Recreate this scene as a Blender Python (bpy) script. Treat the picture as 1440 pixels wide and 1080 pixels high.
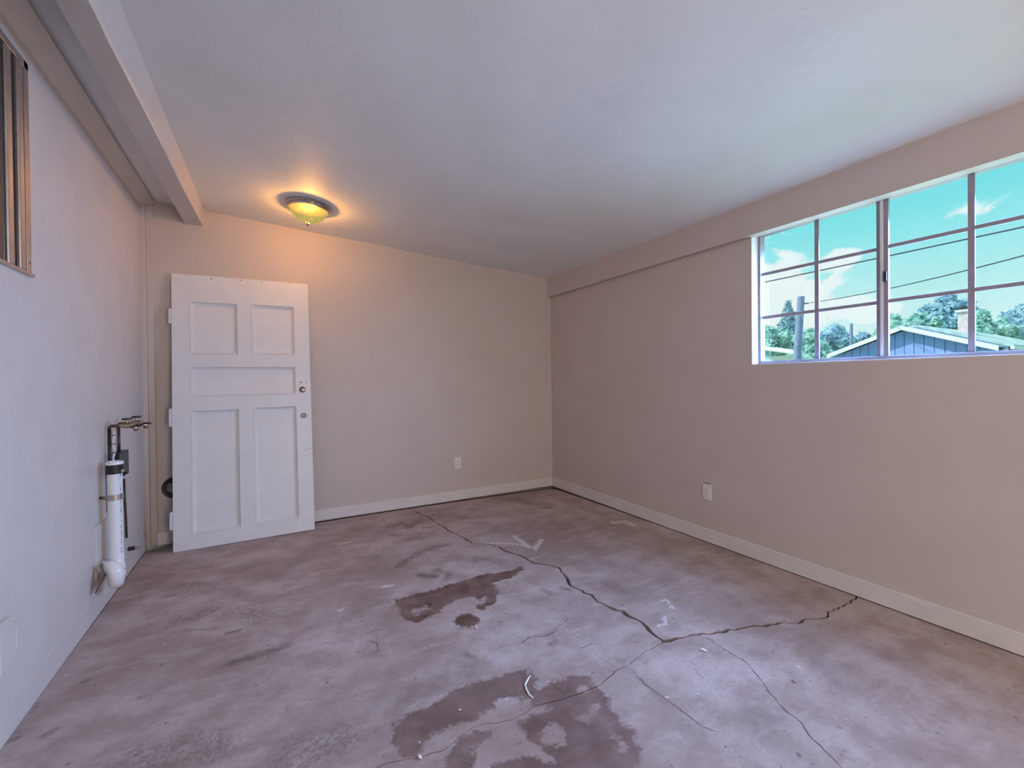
import bpy, bmesh, math, random
import numpy as np
from mathutils import Vector, Matrix
from mathutils.geometry import delaunay_2d_cdt
random.seed(7); rng = np.random.default_rng(7)
S = bpy.context.scene
for o in list(bpy.data.objects): bpy.data.objects.remove(o)
COL = S.collection

# ------------------------------------------------------------------ camera
F_PX, YAW, PITCH, ROLL, CAM_Z = 615.656, math.radians(29.1636), math.radians(-.4902), math.radians(-.5904), 1.22
FW = np.array([math.sin(YAW)*math.cos(PITCH), math.cos(YAW)*math.cos(PITCH), math.sin(PITCH)])
_r = np.array([math.cos(YAW), -math.sin(YAW), 0.0]); _u = np.cross(_r, FW)
RT = _r*math.cos(ROLL)+_u*math.sin(ROLL); UP = -_r*math.sin(ROLL)+_u*math.cos(ROLL)
CAM = np.array([0, 0, CAM_Z])
cam = bpy.data.cameras.new('camera'); camo = bpy.data.objects.new('camera', cam); COL.objects.link(camo)
cam.sensor_width = 36; cam.lens = F_PX*36/1440; cam.clip_start = .02; cam.clip_end = 500
camo.matrix_world = Matrix(((RT[0], UP[0], -FW[0], 0), (RT[1], UP[1], -FW[1], 0), (RT[2], UP[2], -FW[2], CAM_Z), (0, 0, 0, 1)))
S.camera = camo
def un(px, py, ax, val):            # photo pixel -> point on the plane axis = val
    d = FW+RT*(px-720)/F_PX+UP*(540-py)/F_PX
    return CAM+d*((val-CAM[ax])/d[ax])

S.view_settings.view_transform = 'Standard'; S.view_settings.look = 'None'
S.view_settings.gamma = 1; S.view_settings.use_curve_mapping = False
S.view_settings.exposure = 0.0

# ------------------------------------------------------------------ room sizes (metres)
XL, XR, YB, YF = -.803, 2.853, 4.18, -2.1
ZC, SLOPE = 2.3758, .0607
def zceil(x): return ZC+SLOPE*(XR-x)

# ------------------------------------------------------------------ node helper
def nodes_of(tree): tree.nodes.clear(); return tree.nodes, tree.links
class NT:
    def __init__(s, tree): s.t = tree; tree.nodes.clear()
    def n(s, typ, ins=None, **kw):
        nd = s.t.nodes.new(typ)
        for k, v in kw.items(): setattr(nd, k, v)
        for k, v in (ins or {}).items():
            sock = nd.inputs[k]
            if hasattr(v, 'is_output') or isinstance(v, bpy.types.NodeSocket): s.t.links.new(v, sock)
            else: sock.default_value = v
        return nd
    def math(s, op, a, b=0.0, clamp=False):
        return s.n('ShaderNodeMath', {0: a, 1: b}, operation=op, use_clamp=clamp).outputs[0]
    def mix(s, f, a, b, blend='MIX'):
        nd = s.t.nodes.new('ShaderNodeMix'); nd.data_type = 'RGBA'; nd.blend_type = blend
        for i, v in ((0, f), (6, a), (7, b)):
            if isinstance(v, bpy.types.NodeSocket): s.t.links.new(v, nd.inputs[i])
            else: nd.inputs[i].default_value = v if i == 0 else (tuple(v)+(1,))[:4]
        return nd.outputs[2]
    def ramp(s, f, lo, hi, smooth=True):
        nd = s.n('ShaderNodeMapRange', {0: f, 1: lo, 2: hi, 3: 0.0, 4: 1.0})
        nd.interpolation_type = 'SMOOTHSTEP' if smooth else 'LINEAR'; nd.clamp = True
        return nd.outputs[0]
    def noise(s, vec, scale, detail=4, rough=.55, dist=0.0):
        ins = {'Scale': scale, 'Detail': detail, 'Roughness': rough, 'Distortion': dist}
        if vec is not None: ins['Vector'] = vec
        return s.n('ShaderNodeTexNoise', ins).outputs[0]

# ------------------------------------------------------------------ sky (seen through the window)
W = bpy.data.worlds.new('sky'); S.world = W; W.use_nodes = True
t = NT(W.node_tree)
dirn = t.n('ShaderNodeTexCoord').outputs['Generated']
sep = t.n('ShaderNodeSeparateXYZ', {0: dirn})
elev = sep.outputs[2]
sq = t.n('ShaderNodeMapping', {'Vector': dirn, 'Scale': (1.0, 1.0, 2.0), 'Location': (.35, .1, 0)}).outputs[0]
cl = t.noise(sq, 3.2, 7, .56, .25)
def cloud_lobe(px, py, sharp):
    d = un(px, py, 0, 50.)-CAM; d = d/np.linalg.norm(d)
    dot = t.n('ShaderNodeVectorMath', {0: dirn, 1: tuple(d)}, operation='DOT_PRODUCT').outputs['Value']
    return t.math('EXPONENT', t.math('MULTIPLY', t.math('SUBTRACT', dot, 1.0), sharp))
lob = t.math('ADD', cloud_lobe(1112, 415, 420), t.math('ADD', cloud_lobe(1188, 365, 1500), cloud_lobe(1240, 450, 600)))
dens = t.math('ADD', cl, t.math('MULTIPLY', lob, .26))
mask = t.ramp(dens, .555, .615)
low = t.ramp(elev, .33, .0)
mask2 = t.math('MAXIMUM', mask, t.math('MULTIPLY', low, .85))
zen = t.mix(t.ramp(elev, .10, .9), (.20, .86, .87), (.09, .42, .80))
skyc = t.mix(mask2, zen, (.93, 1.0, 1.0))
below = t.mix(t.ramp(elev, -.02, -.06), skyc, (.16, .22, .16))
bg = t.n('ShaderNodeBackground', {'Color': below, 'Strength': 1.0})
t.n('ShaderNodeOutputWorld', {'Surface': bg.outputs[0]})

# sun: high, behind the roof of the room, so that none of it falls into the room
sun = bpy.data.lights.new('sun_offscreen', 'SUN'); sun.energy = 4.8; sun.angle = math.radians(2); sun.color = (1, .96, .88)
suno = bpy.data.objects.new('sun_offscreen', sun); COL.objects.link(suno)
suno.rotation_euler = Vector((-.45, .42, .79)).to_track_quat('Z', 'Y').to_euler()

def area(name, loc, target, sx, sy, power, color, spread=180):
    l = bpy.data.lights.new(name, 'AREA'); l.shape = 'RECTANGLE'; l.size = sx; l.size_y = sy
    l.energy = power; l.color = color; l.spread = math.radians(spread)
    o = bpy.data.objects.new(name, l); COL.objects.link(o); o.location = loc
    o.rotation_euler = (Vector(loc)-Vector(target)).to_track_quat('Z', 'Y').to_euler()
    return o
# daylight entering at the window seen in the picture: from the sky (downwards) and from the ground (upwards)
area('window_daylight', (3.26, 1.097, 1.75), (1.26, 1.35, .35), 1.38, .80, 92, (.31, .51, 1.0), 132)
area('window_ground_daylight', (3.22, 1.097, 1.75), (1.22, 1.097, 2.9), 1.38, .80, 8, (.66, .97, .98))
# fill daylight from an unseen doorway added behind the camera, inferred from the unhung door
area('doorway_daylight_offscreen', (1.375, YF-.13, 1.03), (1.375, 3.0, 1.03), .95, 2.05, 56, (1.0, .86, .74))

# ------------------------------------------------------------------ materials
MATS = {}
def mat(name, color, rough=.6, metal=0.0, bump=0.0, bscale=60, var=0.0, vscale=6, spec=.5, coat=0.0):
    if name in MATS: return MATS[name]
    m = bpy.data.materials.new(name); m.use_nodes = True; t = NT(m.node_tree)
    co = t.n('ShaderNodeTexCoord').outputs['Object']
    c = color
    if var:
        nz = t.noise(co, vscale, 5)
        c = t.mix(t.ramp(nz, .3, .7), tuple(x*(1-var) for x in color), tuple(min(1, x*(1+var)) for x in color))
    b = t.n('ShaderNodeBsdfPrincipled', {'Roughness': rough, 'Metallic': metal, 'Specular IOR Level': spec, 'Coat Weight': coat})
    if var: t.t.links.new(c, b.inputs['Base Color'])
    else: b.inputs['Base Color'].default_value = tuple(color)+(1,)
    if bump:
        h = t.noise(co, bscale, 4)
        bp = t.n('ShaderNodeBump', {'Strength': bump, 'Distance': .004, 'Height': h})
        t.t.links.new(bp.outputs[0], b.inputs['Normal'])
    t.n('ShaderNodeOutputMaterial', {'Surface': b.outputs[0]})
    MATS[name] = m; return m
WALL = (.61, .53, .49)
m_wall = mat('wall_paint', WALL, .55, bump=.25, bscale=45, var=.02, vscale=3)
m_ceil = mat('ceiling_paint', (.76, .775, .775), .6, bump=.45, bscale=26, var=.025, vscale=2.5)
m_trim = mat('trim_paint', (.74, .70, .68), .4, bump=.1, bscale=30, var=.03, vscale=9)
m_beam = mat('beam_paint', (.60, .55, .52), .45, bump=.3, bscale=18, var=.04, vscale=5)
m_pan = mat('dull_bronze', (.05, .032, .012), .7)
m_plank = mat('left_wall_paint', (.66, .605, .58), .42, bump=.2, bscale=22, var=.03, vscale=4)
m_door = mat('door_paint', (.78, .775, .79), .38, bump=.12, bscale=25, var=.02, vscale=7)
m_dirt = mat('dirt_under_slab', (.11, .08, .065), .95, bump=.5, bscale=40)
m_crack = mat('hairline_crack', (.12, .09, .09), .9)
m_frame = mat('window_metal', (.33, .29, .34), .5, metal=.1, var=.08, vscale=20)
m_framew = mat('window_frame_white', (.74, .75, .77), .4)
m_reveal = mat('window_reveal', (.74, .75, .76), .45, bump=.1)
m_alu = mat('aluminium', (.50, .44, .41), .36, metal=.85, var=.08, vscale=12, bump=.08, bscale=60)
m_chrome = mat('brushed_nickel', (.55, .50, .47), .22, metal=1.0)
m_dark = mat('dark_metal', (.05, .045, .045), .45, metal=.3)
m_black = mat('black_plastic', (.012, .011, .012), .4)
m_outlet = mat('outlet_plastic', (.80, .77, .74), .35)
m_copper = mat('weathered_copper', (.16, .09, .07), .45, metal=.6, var=.3, vscale=40)
m_brass = mat('tarnished_brass', (.42, .33, .24), .3, metal=.9, var=.3, vscale=50)
m_trapw = mat('white_fitting', (.84, .84, .85), .28, coat=.3)
m_rag = mat('brown_rag', (.20, .13, .11), .9, bump=.5, bscale=80, var=.3, vscale=40)
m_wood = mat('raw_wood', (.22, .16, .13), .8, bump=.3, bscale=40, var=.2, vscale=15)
m_pink = mat('pink_grey_duct', (.32, .22, .21), .6, var=.2, vscale=30)
m_white = mat('white_scrap', (.95, .95, .95), .5)
m_plug = mat('grey_disc', (.22, .22, .23), .4, metal=.4)

def glass_mat():
    m = bpy.data.materials.new('window_glass'); m.use_nodes = True; t = NT(m.node_tree)
    co = t.n('ShaderNodeTexCoord').outputs['Object']
    geo = t.n('ShaderNodeNewGeometry').outputs['Position']
    sp = t.noise(geo, 55, 2, .5); speck = t.ramp(sp, .76, .80)
    tr = t.n('ShaderNodeBsdfTransparent', {'Color': (.95, .985, .98, 1)})
    gl = t.n('ShaderNodeBsdfGlossy', {'Roughness': .05, 'Color': (.9, .9, .9, 1)})
    df = t.n('ShaderNodeBsdfDiffuse', {'Color': (.25, .3, .35, 1)})
    a = t.n('ShaderNodeMixShader', {0: .04, 1: tr.outputs[0], 2: gl.outputs[0]})
    b = t.n('ShaderNodeMixShader', {0: t.math('MULTIPLY', speck, .7), 1: a.outputs[0], 2: df.outputs[0]})
    t.n('ShaderNodeOutputMaterial', {'Surface': b.outputs[0]}); return m
m_glass = glass_mat()
def darkglass_mat():
    m = bpy.data.materials.new('dark_glass'); m.use_nodes = True; t = NT(m.node_tree)
    b = t.n('ShaderNodeBsdfPrincipled', {'Base Color': (.03, .025, .022, 1), 'Roughness': .12})
    t.n('ShaderNodeOutputMaterial', {'Surface': b.outputs[0]}); return m
m_dglass = darkglass_mat()

def pvc_mat():          # white pipe with a vertical line of small grey print
    m = bpy.data.materials.new('pvc_pipe'); m.use_nodes = True; t = NT(m.node_tree)
    co = t.n('ShaderNodeTexCoord').outputs['Object']; s = t.n('ShaderNodeSeparateXYZ', {0: co})
    ang = t.math('ARCTAN2', s.outputs[1], s.outputs[0])
    near = t.ramp(t.math('ABSOLUTE', t.math('SUBTRACT', ang, -.55)), .13, .09)
    strokes = t.ramp(t.n('ShaderNodeTexNoise', {'Vector': t.n('ShaderNodeCombineXYZ', {0: t.math('MULTIPLY', ang, 3.0), 1: 0.0, 2: t.math('MULTIPLY', s.outputs[2], 70.0)}).outputs[0], 'Scale': 1.0, 'Detail': 2.0}).outputs[0], .47, .52)
    gaps = t.ramp(t.noise(t.n('ShaderNodeCombineXYZ', {2: t.math('MULTIPLY', s.outputs[2], 9.0)}).outputs[0], 1.0, 1), .40, .44)
    dirt = t.ramp(t.noise(co, 14, 4), .55, .8)
    base = t.mix(t.math('MULTIPLY', dirt, .35), (.83, .83, .84), (.55, .49, .47))
    c = t.mix(t.math('MULTIPLY', t.math('MULTIPLY', near, strokes), t.math('MULTIPLY', gaps, .75)), base, (.16, .16, .19))
    b = t.n('ShaderNodeBsdfPrincipled', {'Base Color': c, 'Roughness': .32})
    t.n('ShaderNodeOutputMaterial', {'Surface': b.outputs[0]}); return m
m_pvc = pvc_mat()

def bowl_mat():         # ribbed alabaster glass, lit from inside
    m = bpy.data.materials.new('alabaster_bowl'); m.use_nodes = True; t = NT(m.node_tree)
    co = t.n('ShaderNodeTexCoord').outputs['Object']; s = t.n('ShaderNodeSeparateXYZ', {0: co})
    ang = t.math('ARCTAN2', s.outputs[1], s.outputs[0])
    rib = t.math('ADD', .5, t.math('MULTIPLY', t.math('SINE', t.math('MULTIPLY', ang, 36.0)), .5))
    nz = t.noise(co, 16, 4)
    c = t.mix(t.ramp(nz, .35, .65), (.80, .62, .14), (.78, .80, .22))
    c = t.mix(t.math('MULTIPLY', rib, .18), c, (.95, .80, .45))
    em = t.n('ShaderNodeEmission', {'Color': c, 'Strength': .6})
    gl = t.n('ShaderNodeBsdfGlossy', {'Roughness': .15, 'Color': (.9, .9, .9, 1)})
    tr = t.n('ShaderNodeBsdfTransparent', {'Color': (1, .86, .62, 1)})
    a = t.n('ShaderNodeMixShader', {0: .06, 1: em.outputs[0], 2: gl.outputs[0]})
    b = t.n('ShaderNodeMixShader', {0: .26, 1: a.outputs[0], 2: tr.outputs[0]})
    t.n('ShaderNodeOutputMaterial', {'Surface': b.outputs[0]}); return m
m_bowl = bowl_mat()

def floor_mat():
    m = bpy.data.materials.new('stained_concrete'); m.use_nodes = True; t = NT(m.node_tree)
    geo = t.n('ShaderNodeNewGeometry').outputs['Position']
    at = t.n('ShaderNodeVertexColor', layer_name='marks'); rgb = t.n('ShaderNodeSeparateColor', {0: at.outputs[0]})
    stain, paint, grime, rough_p = rgb.outputs[0], rgb.outputs[1], rgb.outputs[2], at.outputs[1]
    big = t.noise(geo, 1.3, 6, .62); mid = t.noise(geo, 5.5, 6, .65); fine = t.noise(geo, 60, 5, .65); edge = t.noise(geo, 16, 5, .62)
    streakv = t.n('ShaderNodeMapping', {'Vector': geo, 'Scale': (2.2, 7.0, 1.0), 'Rotation': (0, 0, .35)}).outputs[0]
    streak = t.noise(streakv, 1.6, 6, .62)
    c = t.mix(t.ramp(big, .32, .68), (.36, .26, .23), (.61, .50, .485))
    c = t.mix(t.math('MULTIPLY', t.ramp(mid, .40, .66), .62), c, (.33, .23, .195))
    c = t.mix(t.math('MULTIPLY', t.ramp(streak, .50, .70), .40), c, (.64, .545, .545))
    c = t.mix(t.math('MULTIPLY', t.ramp(fine, .35, .75), .28), c, (.29, .22, .21))
    pits = t.ramp(t.noise(geo, 34, 3, .5), .685, .73)
    c = t.mix(t.math('MULTIPLY', pits, .6), c, (.09, .07, .065))
    c = t.mix(t.math('MULTIPLY', rough_p, t.math('MULTIPLY', t.ramp(t.noise(geo, 42, 4, .7), .42, .62), .55)), c, (.20, .15, .14))
    # brown stains with crisp, ragged edges
    sv = t.math('ADD', stain, t.math('MULTIPLY', t.math('SUBTRACT', edge, .5), .75))
    sv = t.math('ADD', sv, t.math('MULTIPLY', t.math('SUBTRACT', fine, .5), .35))
    py_ = t.n('ShaderNodeSeparateXYZ', {0: geo}).outputs[1]
    worn = t.math('ADD', .80, t.math('MULTIPLY', t.ramp(py_, 1.85, 2.05), .20))     # the older stains nearer the middle of the room have faded
    s1 = t.math('MULTIPLY', t.ramp(sv, .43, .60), worn)
    sc = t.mix(t.ramp(t.noise(geo, 9, 5), .3, .7), (.115, .056, .042), (.20, .115, .098))
    c = t.mix(t.math('MULTIPLY', s1, t.ramp(mid, .95, .42)), c, sc)
    c = t.mix(t.math('MULTIPLY', grime, t.math('ADD', .35, t.math('MULTIPLY', t.ramp(edge, .35, .62), .6))), c, (.15, .11, .095))
    pv = t.math('ADD', paint, t.math('MULTIPLY', t.math('SUBTRACT', t.noise(geo, 45, 4), .5), .95))
    c = t.mix(t.math('MULTIPLY', t.ramp(pv, .5, .58), .62), c, (.78, .74, .74))
    flecks = t.ramp(t.noise(geo, 26, 2, .4), .765, .78)
    c = t.mix(t.math('MULTIPLY', flecks, .7), c, (.72, .70, .70))
    h = t.math('ADD', t.math('MULTIPLY', fine, .5), t.math('MULTIPLY', edge, .8))
    h = t.math('ADD', h, t.math('MULTIPLY', t.math('MULTIPLY', rough_p, t.noise(geo, 38, 4, .7)), 5.0))
    bp = t.n('ShaderNodeBump', {'Strength': .5, 'Distance': .004, 'Height': h})
    r = t.math('ADD', .62, t.math('MULTIPLY', s1, -.12))
    b = t.n('ShaderNodeBsdfPrincipled', {'Base Color': c, 'Roughness': r, 'Normal': bp.outputs[0], 'Specular IOR Level': .35})
    t.n('ShaderNodeOutputMaterial', {'Surface': b.outputs[0]}); return m
m_floor = floor_mat()

# ------------------------------------------------------------------ mesh builder
class MB:
    def __init__(s): s.v = []; s.f = []
    def add(s, vs, fs):
        k = len(s.v); s.v += [tuple(map(float, p)) for p in vs]; s.f += [tuple(i+k for i in q) for q in fs]; return s
    def box(s, x0, x1, y0, y1, z0, z1):
        return s.add([(x, y, z) for x in (x0, x1) for y in (y0, y1) for z in (z0, z1)],
                     [(0, 1, 3, 2), (4, 6, 7, 5), (0, 4, 5, 1), (2, 3, 7, 6), (0, 2, 6, 4), (1, 5, 7, 3)])
    def hexa(s, p):     # 8 points, order as in box()
        return s.add(p, [(0, 1, 3, 2), (4, 6, 7, 5), (0, 4, 5, 1), (2, 3, 7, 6), (0, 2, 6, 4), (1, 5, 7, 3)])
    def tube(s, pts, rad, n=12, caps=True):
        pts = [Vector(p) for p in pts]; rs = rad if hasattr(rad, '__len__') else [rad]*len(pts)
        vs = []; prev = None
        for i, p in enumerate(pts):
            a = pts[max(i-1, 0)]; b = pts[min(i+1, len(pts)-1)]; tg = (b-a).normalized()
            if prev is None:
                ref = Vector((0, 0, 1)) if abs(tg.z) < .9 else Vector((1, 0, 0)); e1 = tg.cross(ref).normalized()
            else: e1 = (prev-tg*prev.dot(tg)).normalized()
            prev = e1; e2 = tg.cross(e1)
            vs += [p+(e1*math.cos(2*math.pi*k/n)+e2*math.sin(2*math.pi*k/n))*rs[i] for k in range(n)]
        fs = [(i*n+k, i*n+(k+1) % n, (i+1)*n+(k+1) % n, (i+1)*n+k) for i in range(len(pts)-1) for k in range(n)]
        if caps: fs += [tuple(range(n))[::-1], tuple((len(pts)-1)*n+k for k in range(n))]
        return s.add(vs, fs)
    def lathe(s, prof, n=48, c=(0, 0, 0), axis='z', close=False):   # prof: (r, h) list
        vs = []
        for r, h in prof:
            for k in range(n):
                a = 2*math.pi*k/n; x, y = r*math.cos(a), r*math.sin(a)
                p = {'z': (x, y, h), 'y': (x, h, y), 'x': (h, x, y)}[axis]
                vs.append((p[0]+c[0], p[1]+c[1], p[2]+c[2]))
        fs = [(i*n+k, i*n+(k+1) % n, (i+1)*n+(k+1) % n, (i+1)*n+k) for i in range(len(prof)-1) for k in range(n)]
        return s.add(vs, fs)
    def build(s, name, m, parent=None, smooth=False, bevel=0.0, seg=2, loc=None):
        me = bpy.data.meshes.new(name); me.from_pydata(s.v, [], s.f); me.validate()
        bm = bmesh.new(); bm.from_mesh(me); bmesh.ops.recalc_face_normals(bm, faces=bm.faces); bm.to_mesh(me); bm.free()
        if smooth:
            me.polygons.foreach_set('use_smooth', [True]*len(me.polygons))
            if smooth != 'full': me.set_sharp_from_angle(angle=math.radians(38))
        me.materials.append(m)
        o = bpy.data.objects.new(name, me); COL.objects.link(o)
        if parent is not None: o.parent = parent
        if loc is not None: o.location = loc
        if bevel:
            b = o.modifiers.new('bevel', 'BEVEL'); b.width = bevel; b.segments = seg; b.limit_method = 'ANGLE'
        return o
def tag(o, label=None, cat=None, group=None, kind=None):
    if label: o['label'] = label
    if cat: o['category'] = cat
    if group: o['group'] = group
    if kind: o['kind'] = kind
    return o
def empty(name, loc=(0, 0, 0), rot=(0, 0, 0)):
    o = bpy.data.objects.new(name, None); COL.objects.link(o); o.location = loc; o.rotation_euler = rot
    o.empty_display_size = .1; return o
def arc(c, r, a0, a1, e1, e2, n=10):
    c, e1, e2 = Vector(c), Vector(e1), Vector(e2)
    return [c+e1*(r*math.cos(a0+(a1-a0)*i/n))+e2*(r*math.sin(a0+(a1-a0)*i/n)) for i in range(n+1)]
STRUCT = dict(kind='structure')

# ------------------------------------------------------------------ floor: three broken slabs over dark soil
def zf(x, y):
    x = np.asarray(x, float); y = np.asarray(y, float)
    z = .0025*np.sin(x*1.9+.4)*np.cos(y*1.4)-.002
    back = np.clip((y-(YB-.22))/.2, 0, 1); right = np.clip((x-(XR-.12))/.1, 0, 1)
    corner = np.exp(-((x-XR)**2+(y-YB)**2)/.7)
    z = z-.020*back*back*(.30+.70*np.maximum(corner, np.clip((-.2-x)/.4, 0, 1)))-.012*right*right*corner
    return z
def fl(pts): return np.array([un(px, py, 2, 0.0)[:2] for px, py in pts])
crack_a = fl([(575, 716), (590, 722.5), (600, 726), (607, 729), (614, 735), (625, 741), (633, 747), (645, 752), (656, 758), (663, 763), (672, 763.8), (690, 765.5), (701, 768), (706, 772), (712, 775), (722, 778), (735, 782), (740, 785), (747.6, 790), (763, 793), (786, 797.5), (793.5, 807.5), (799, 816.7), (802.6, 823.5), (813, 828), (821, 833), (832, 836), (839, 845), (850, 849.5), (862, 855.6), (874.5, 858.7), (882, 865), (896, 871), (905, 877), (912.7, 886), (923, 895), (934, 901.5)])
crack_b = fl([(934, 901.5), (945, 899), (960, 896.7), (976, 891.6), (1011, 888.5), (1041.5, 883.4), (1062, 879), (1076, 880), (1098.5, 875), (1123, 876), (1129, 871), (1159.5, 868), (1166, 859), (1187, 850.6), (1203, 842)])
crack_c = fl([(934, 901.5), (920, 910.6), (905, 917), (883, 936), (865.6, 942.7), (850, 957), (837.5, 965.6), (816.7, 974), (789.6, 983), (752, 991.7), (739.6, 1002), (712.5, 1012.5), (700, 1015.6), (674.5, 1017.6), (655, 1028), (641, 1040), (620, 1055.5), (587, 1065), (558, 1069), (528.6, 1079), (480, 1094), (420, 1120)])
EDGE = .012
xa, xb, ya, yb_ = XL+.002, XR-.011, YF+.005, YB-.011
crack_a[0] = (crack_a[1][0]-.03, yb_)
crack_b = np.vstack([crack_b, [(xb, crack_b[-1][1]+.01)]])
crack_c = np.vstack([crack_c, [(-.35, .98), (xa, .83)]])
def resample(P, step, jit):
    out = [P[0]]
    for a, b in zip(P[:-1], P[1:]):
        L = np.linalg.norm(b-a); n = max(1, int(L/step)); nrm = np.array([-(b-a)[1], (b-a)[0]])/max(L, 1e-9)
        for i in range(1, n+1):
            q = a+(b-a)*i/n
            if i < n: q = q+nrm*rng.normal(0, jit)
            out.append(q)
    return np.array(out)
crack_a = resample(crack_a, .020, .0048); crack_b = resample(crack_b, .020, .0045); crack_c = resample(crack_c, .022, .003)
def offset(P, w, side):
    T = np.gradient(P, axis=0); T /= np.linalg.norm(T, axis=1)[:, None]+1e-9
    N = np.stack([-T[:, 1], T[:, 0]], 1)
    return P+N*side*(np.asarray(w)[:, None])
def widths(P, w0, w1, amp):
    n = len(P); base = np.linspace(w0, w1, n); k = np.convolve(rng.normal(0, 1, n+8), np.ones(4)/4, 'same')[4:-4]
    return np.clip(base*(1+amp*k), .0008, .02)
wa = widths(crack_a, .0075, .0085, .6); wb = widths(crack_b, .0095, .0042, .6); wc = widths(crack_c, .0024, .0018, .7)
wa[:3] = .003
# left side of travel = +1
aL, aR = offset(crack_a, wa, 1), offset(crack_a, wa, -1)      # a runs from back wall toward the junction
bL, bR = offset(crack_b, wb, 1), offset(crack_b, wb, -1)
cL, cR = offset(crack_c, wc, 1), offset(crack_c, wc, -1)
def fixend(P, i, x=None, y=None):
    P = P.copy()
    if x is not None: P[i, 0] = x
    if y is not None: P[i, 1] = y
    return P
aL, aR = fixend(aL, 0, y=yb_), fixend(aR, 0, y=yb_); bL, bR = fixend(bL, -1, x=xb), fixend(bR, -1, x=xb); cL, cR = fixend(cL, -1, x=xa), fixend(cR, -1, x=xa)
J = crack_a[-1]
slab_b = np.vstack([aL[:-1], [J+(.004, .012)], bL[1:], [(xb, yb_)]])
slab_a = np.vstack([aR[:-1], [J+(-.012, .0)], cR[1:], [(xa, yb_)]])
slab_c = np.vstack([bR[::-1][:-1], [J+(.004, -.010)], cL[1:], [(xa, ya), (xb, ya)]])
def clean(P):
    out = [P[0]]
    for q in P[1:]:
        if np.linalg.norm(q-out[-1]) > .002: out.append(q)
    return np.array(out)
def inside(P, Q):       # points Q in polygon P
    x, y = Q[:, 0], Q[:, 1]; r = np.zeros(len(Q), bool)
    for (x0, y0), (x1, y1) in zip(P, np.roll(P, -1, 0)):
        if y0 == y1: continue
        c = (y0 > y) != (y1 > y)
        r ^= c & (x < (x1-x0)*(y-y0)/(y1-y0)+x0)
    return r
def segdist(A, B, Q):
    d = B-A; L = max(d@d, 1e-12); tt = np.clip(((Q-A)@d)/L, 0, 1)
    return np.linalg.norm(Q-A-tt[:, None]*d, axis=1)
def polydist(P, Q, closed=True):
    r = np.full(len(Q), 9.0)
    for i in range(len(P)-(0 if closed else 1)): r = np.minimum(r, segdist(P[i], P[(i+1) % len(P)], Q))
    return r
def sdf(P, Q): return polydist(P, Q)*np.where(inside(P, Q), 1, -1)

# marks on the concrete (positions read off the photograph, unprojected to the floor)
stains = [  # (polygon, weight)
 [(553, 842), (575, 836), (601, 831), (638, 819), (677, 807), (702, 804), (732, 797), (738, 800), (720, 812), (696, 819), (701, 834), (693, 848), (680, 857), (670, 855), (676, 845), (664, 838), (650, 842), (633, 847), (620, 857), (606, 866), (588, 875), (574, 872), (562, 860)],
 [(640, 870), (648, 862), (660, 861), (671, 866), (672, 875), (662, 883), (648, 883), (640, 877)],
 [(550, 1019), (571, 1003), (616, 985), (645, 966), (674, 956), (709, 949), (738, 940), (752, 952), (760, 968), (756, 984), (740, 982), (704, 984), (684, 997), (671, 1013), (645, 1017), (616, 1028), (597, 1042), (589, 1062), (562, 1064), (552, 1040)],
 [(756, 969), (783, 955), (804, 949), (825, 950), (835, 962), (846, 971), (856, 981), (865, 1002), (875, 1022), (893, 1027), (897, 1042), (902, 1055), (896, 1073), (883, 1090), (783, 1098), (772, 1060), (750, 1043), (733, 1026), (731, 1016), (752, 1003), (769, 997), (750, 991), (748, 980)],
 [(649, 1034), (670, 1024), (692, 1024), (688, 1036), (664, 1052), (664, 1090), (630, 1090), (629, 1066), (640, 1046)],
 [(696, 1072), (720, 1066), (760, 1064), (790, 1076), (790, 1100), (690, 1100)],
]
holes = [[(764, 1020), (782, 1016), (794, 1026), (792, 1044), (776, 1050), (764, 1040)], [(812, 1008), (828, 1000), (836, 990), (842, 992), (836, 1004), (820, 1013)], [(866, 1038), (872, 1038), (880, 1052), (876, 1058), (868, 1050)],
         [(625, 852), (640, 843), (655, 842), (650, 853), (630, 858)], [(672, 846), (682, 838), (684, 846), (674, 852)], [(576, 858), (600, 850), (604, 855), (582, 864)], [(808, 970), (822, 966), (826, 972), (818, 977)]]
paints = [([(688, 763), (720, 764), (745, 769)], .020), ([(723, 754), (733, 761), (744, 769)], .030), ([(761, 759), (752, 772)], .028), ([(667, 757), (670, 755), (675, 755), (679, 757)], .012),
          ([(862, 735), (878, 733), (890, 738)], .05), ([(928, 846), (936, 842), (946, 856)], .014), ([(926, 880), (935, 877), (934, 868)], .018), ([(540, 824), (552, 822)], .03), ([(478, 765), (492, 762)], .02), ([(475, 858), (484, 855)], .014)]
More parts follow.
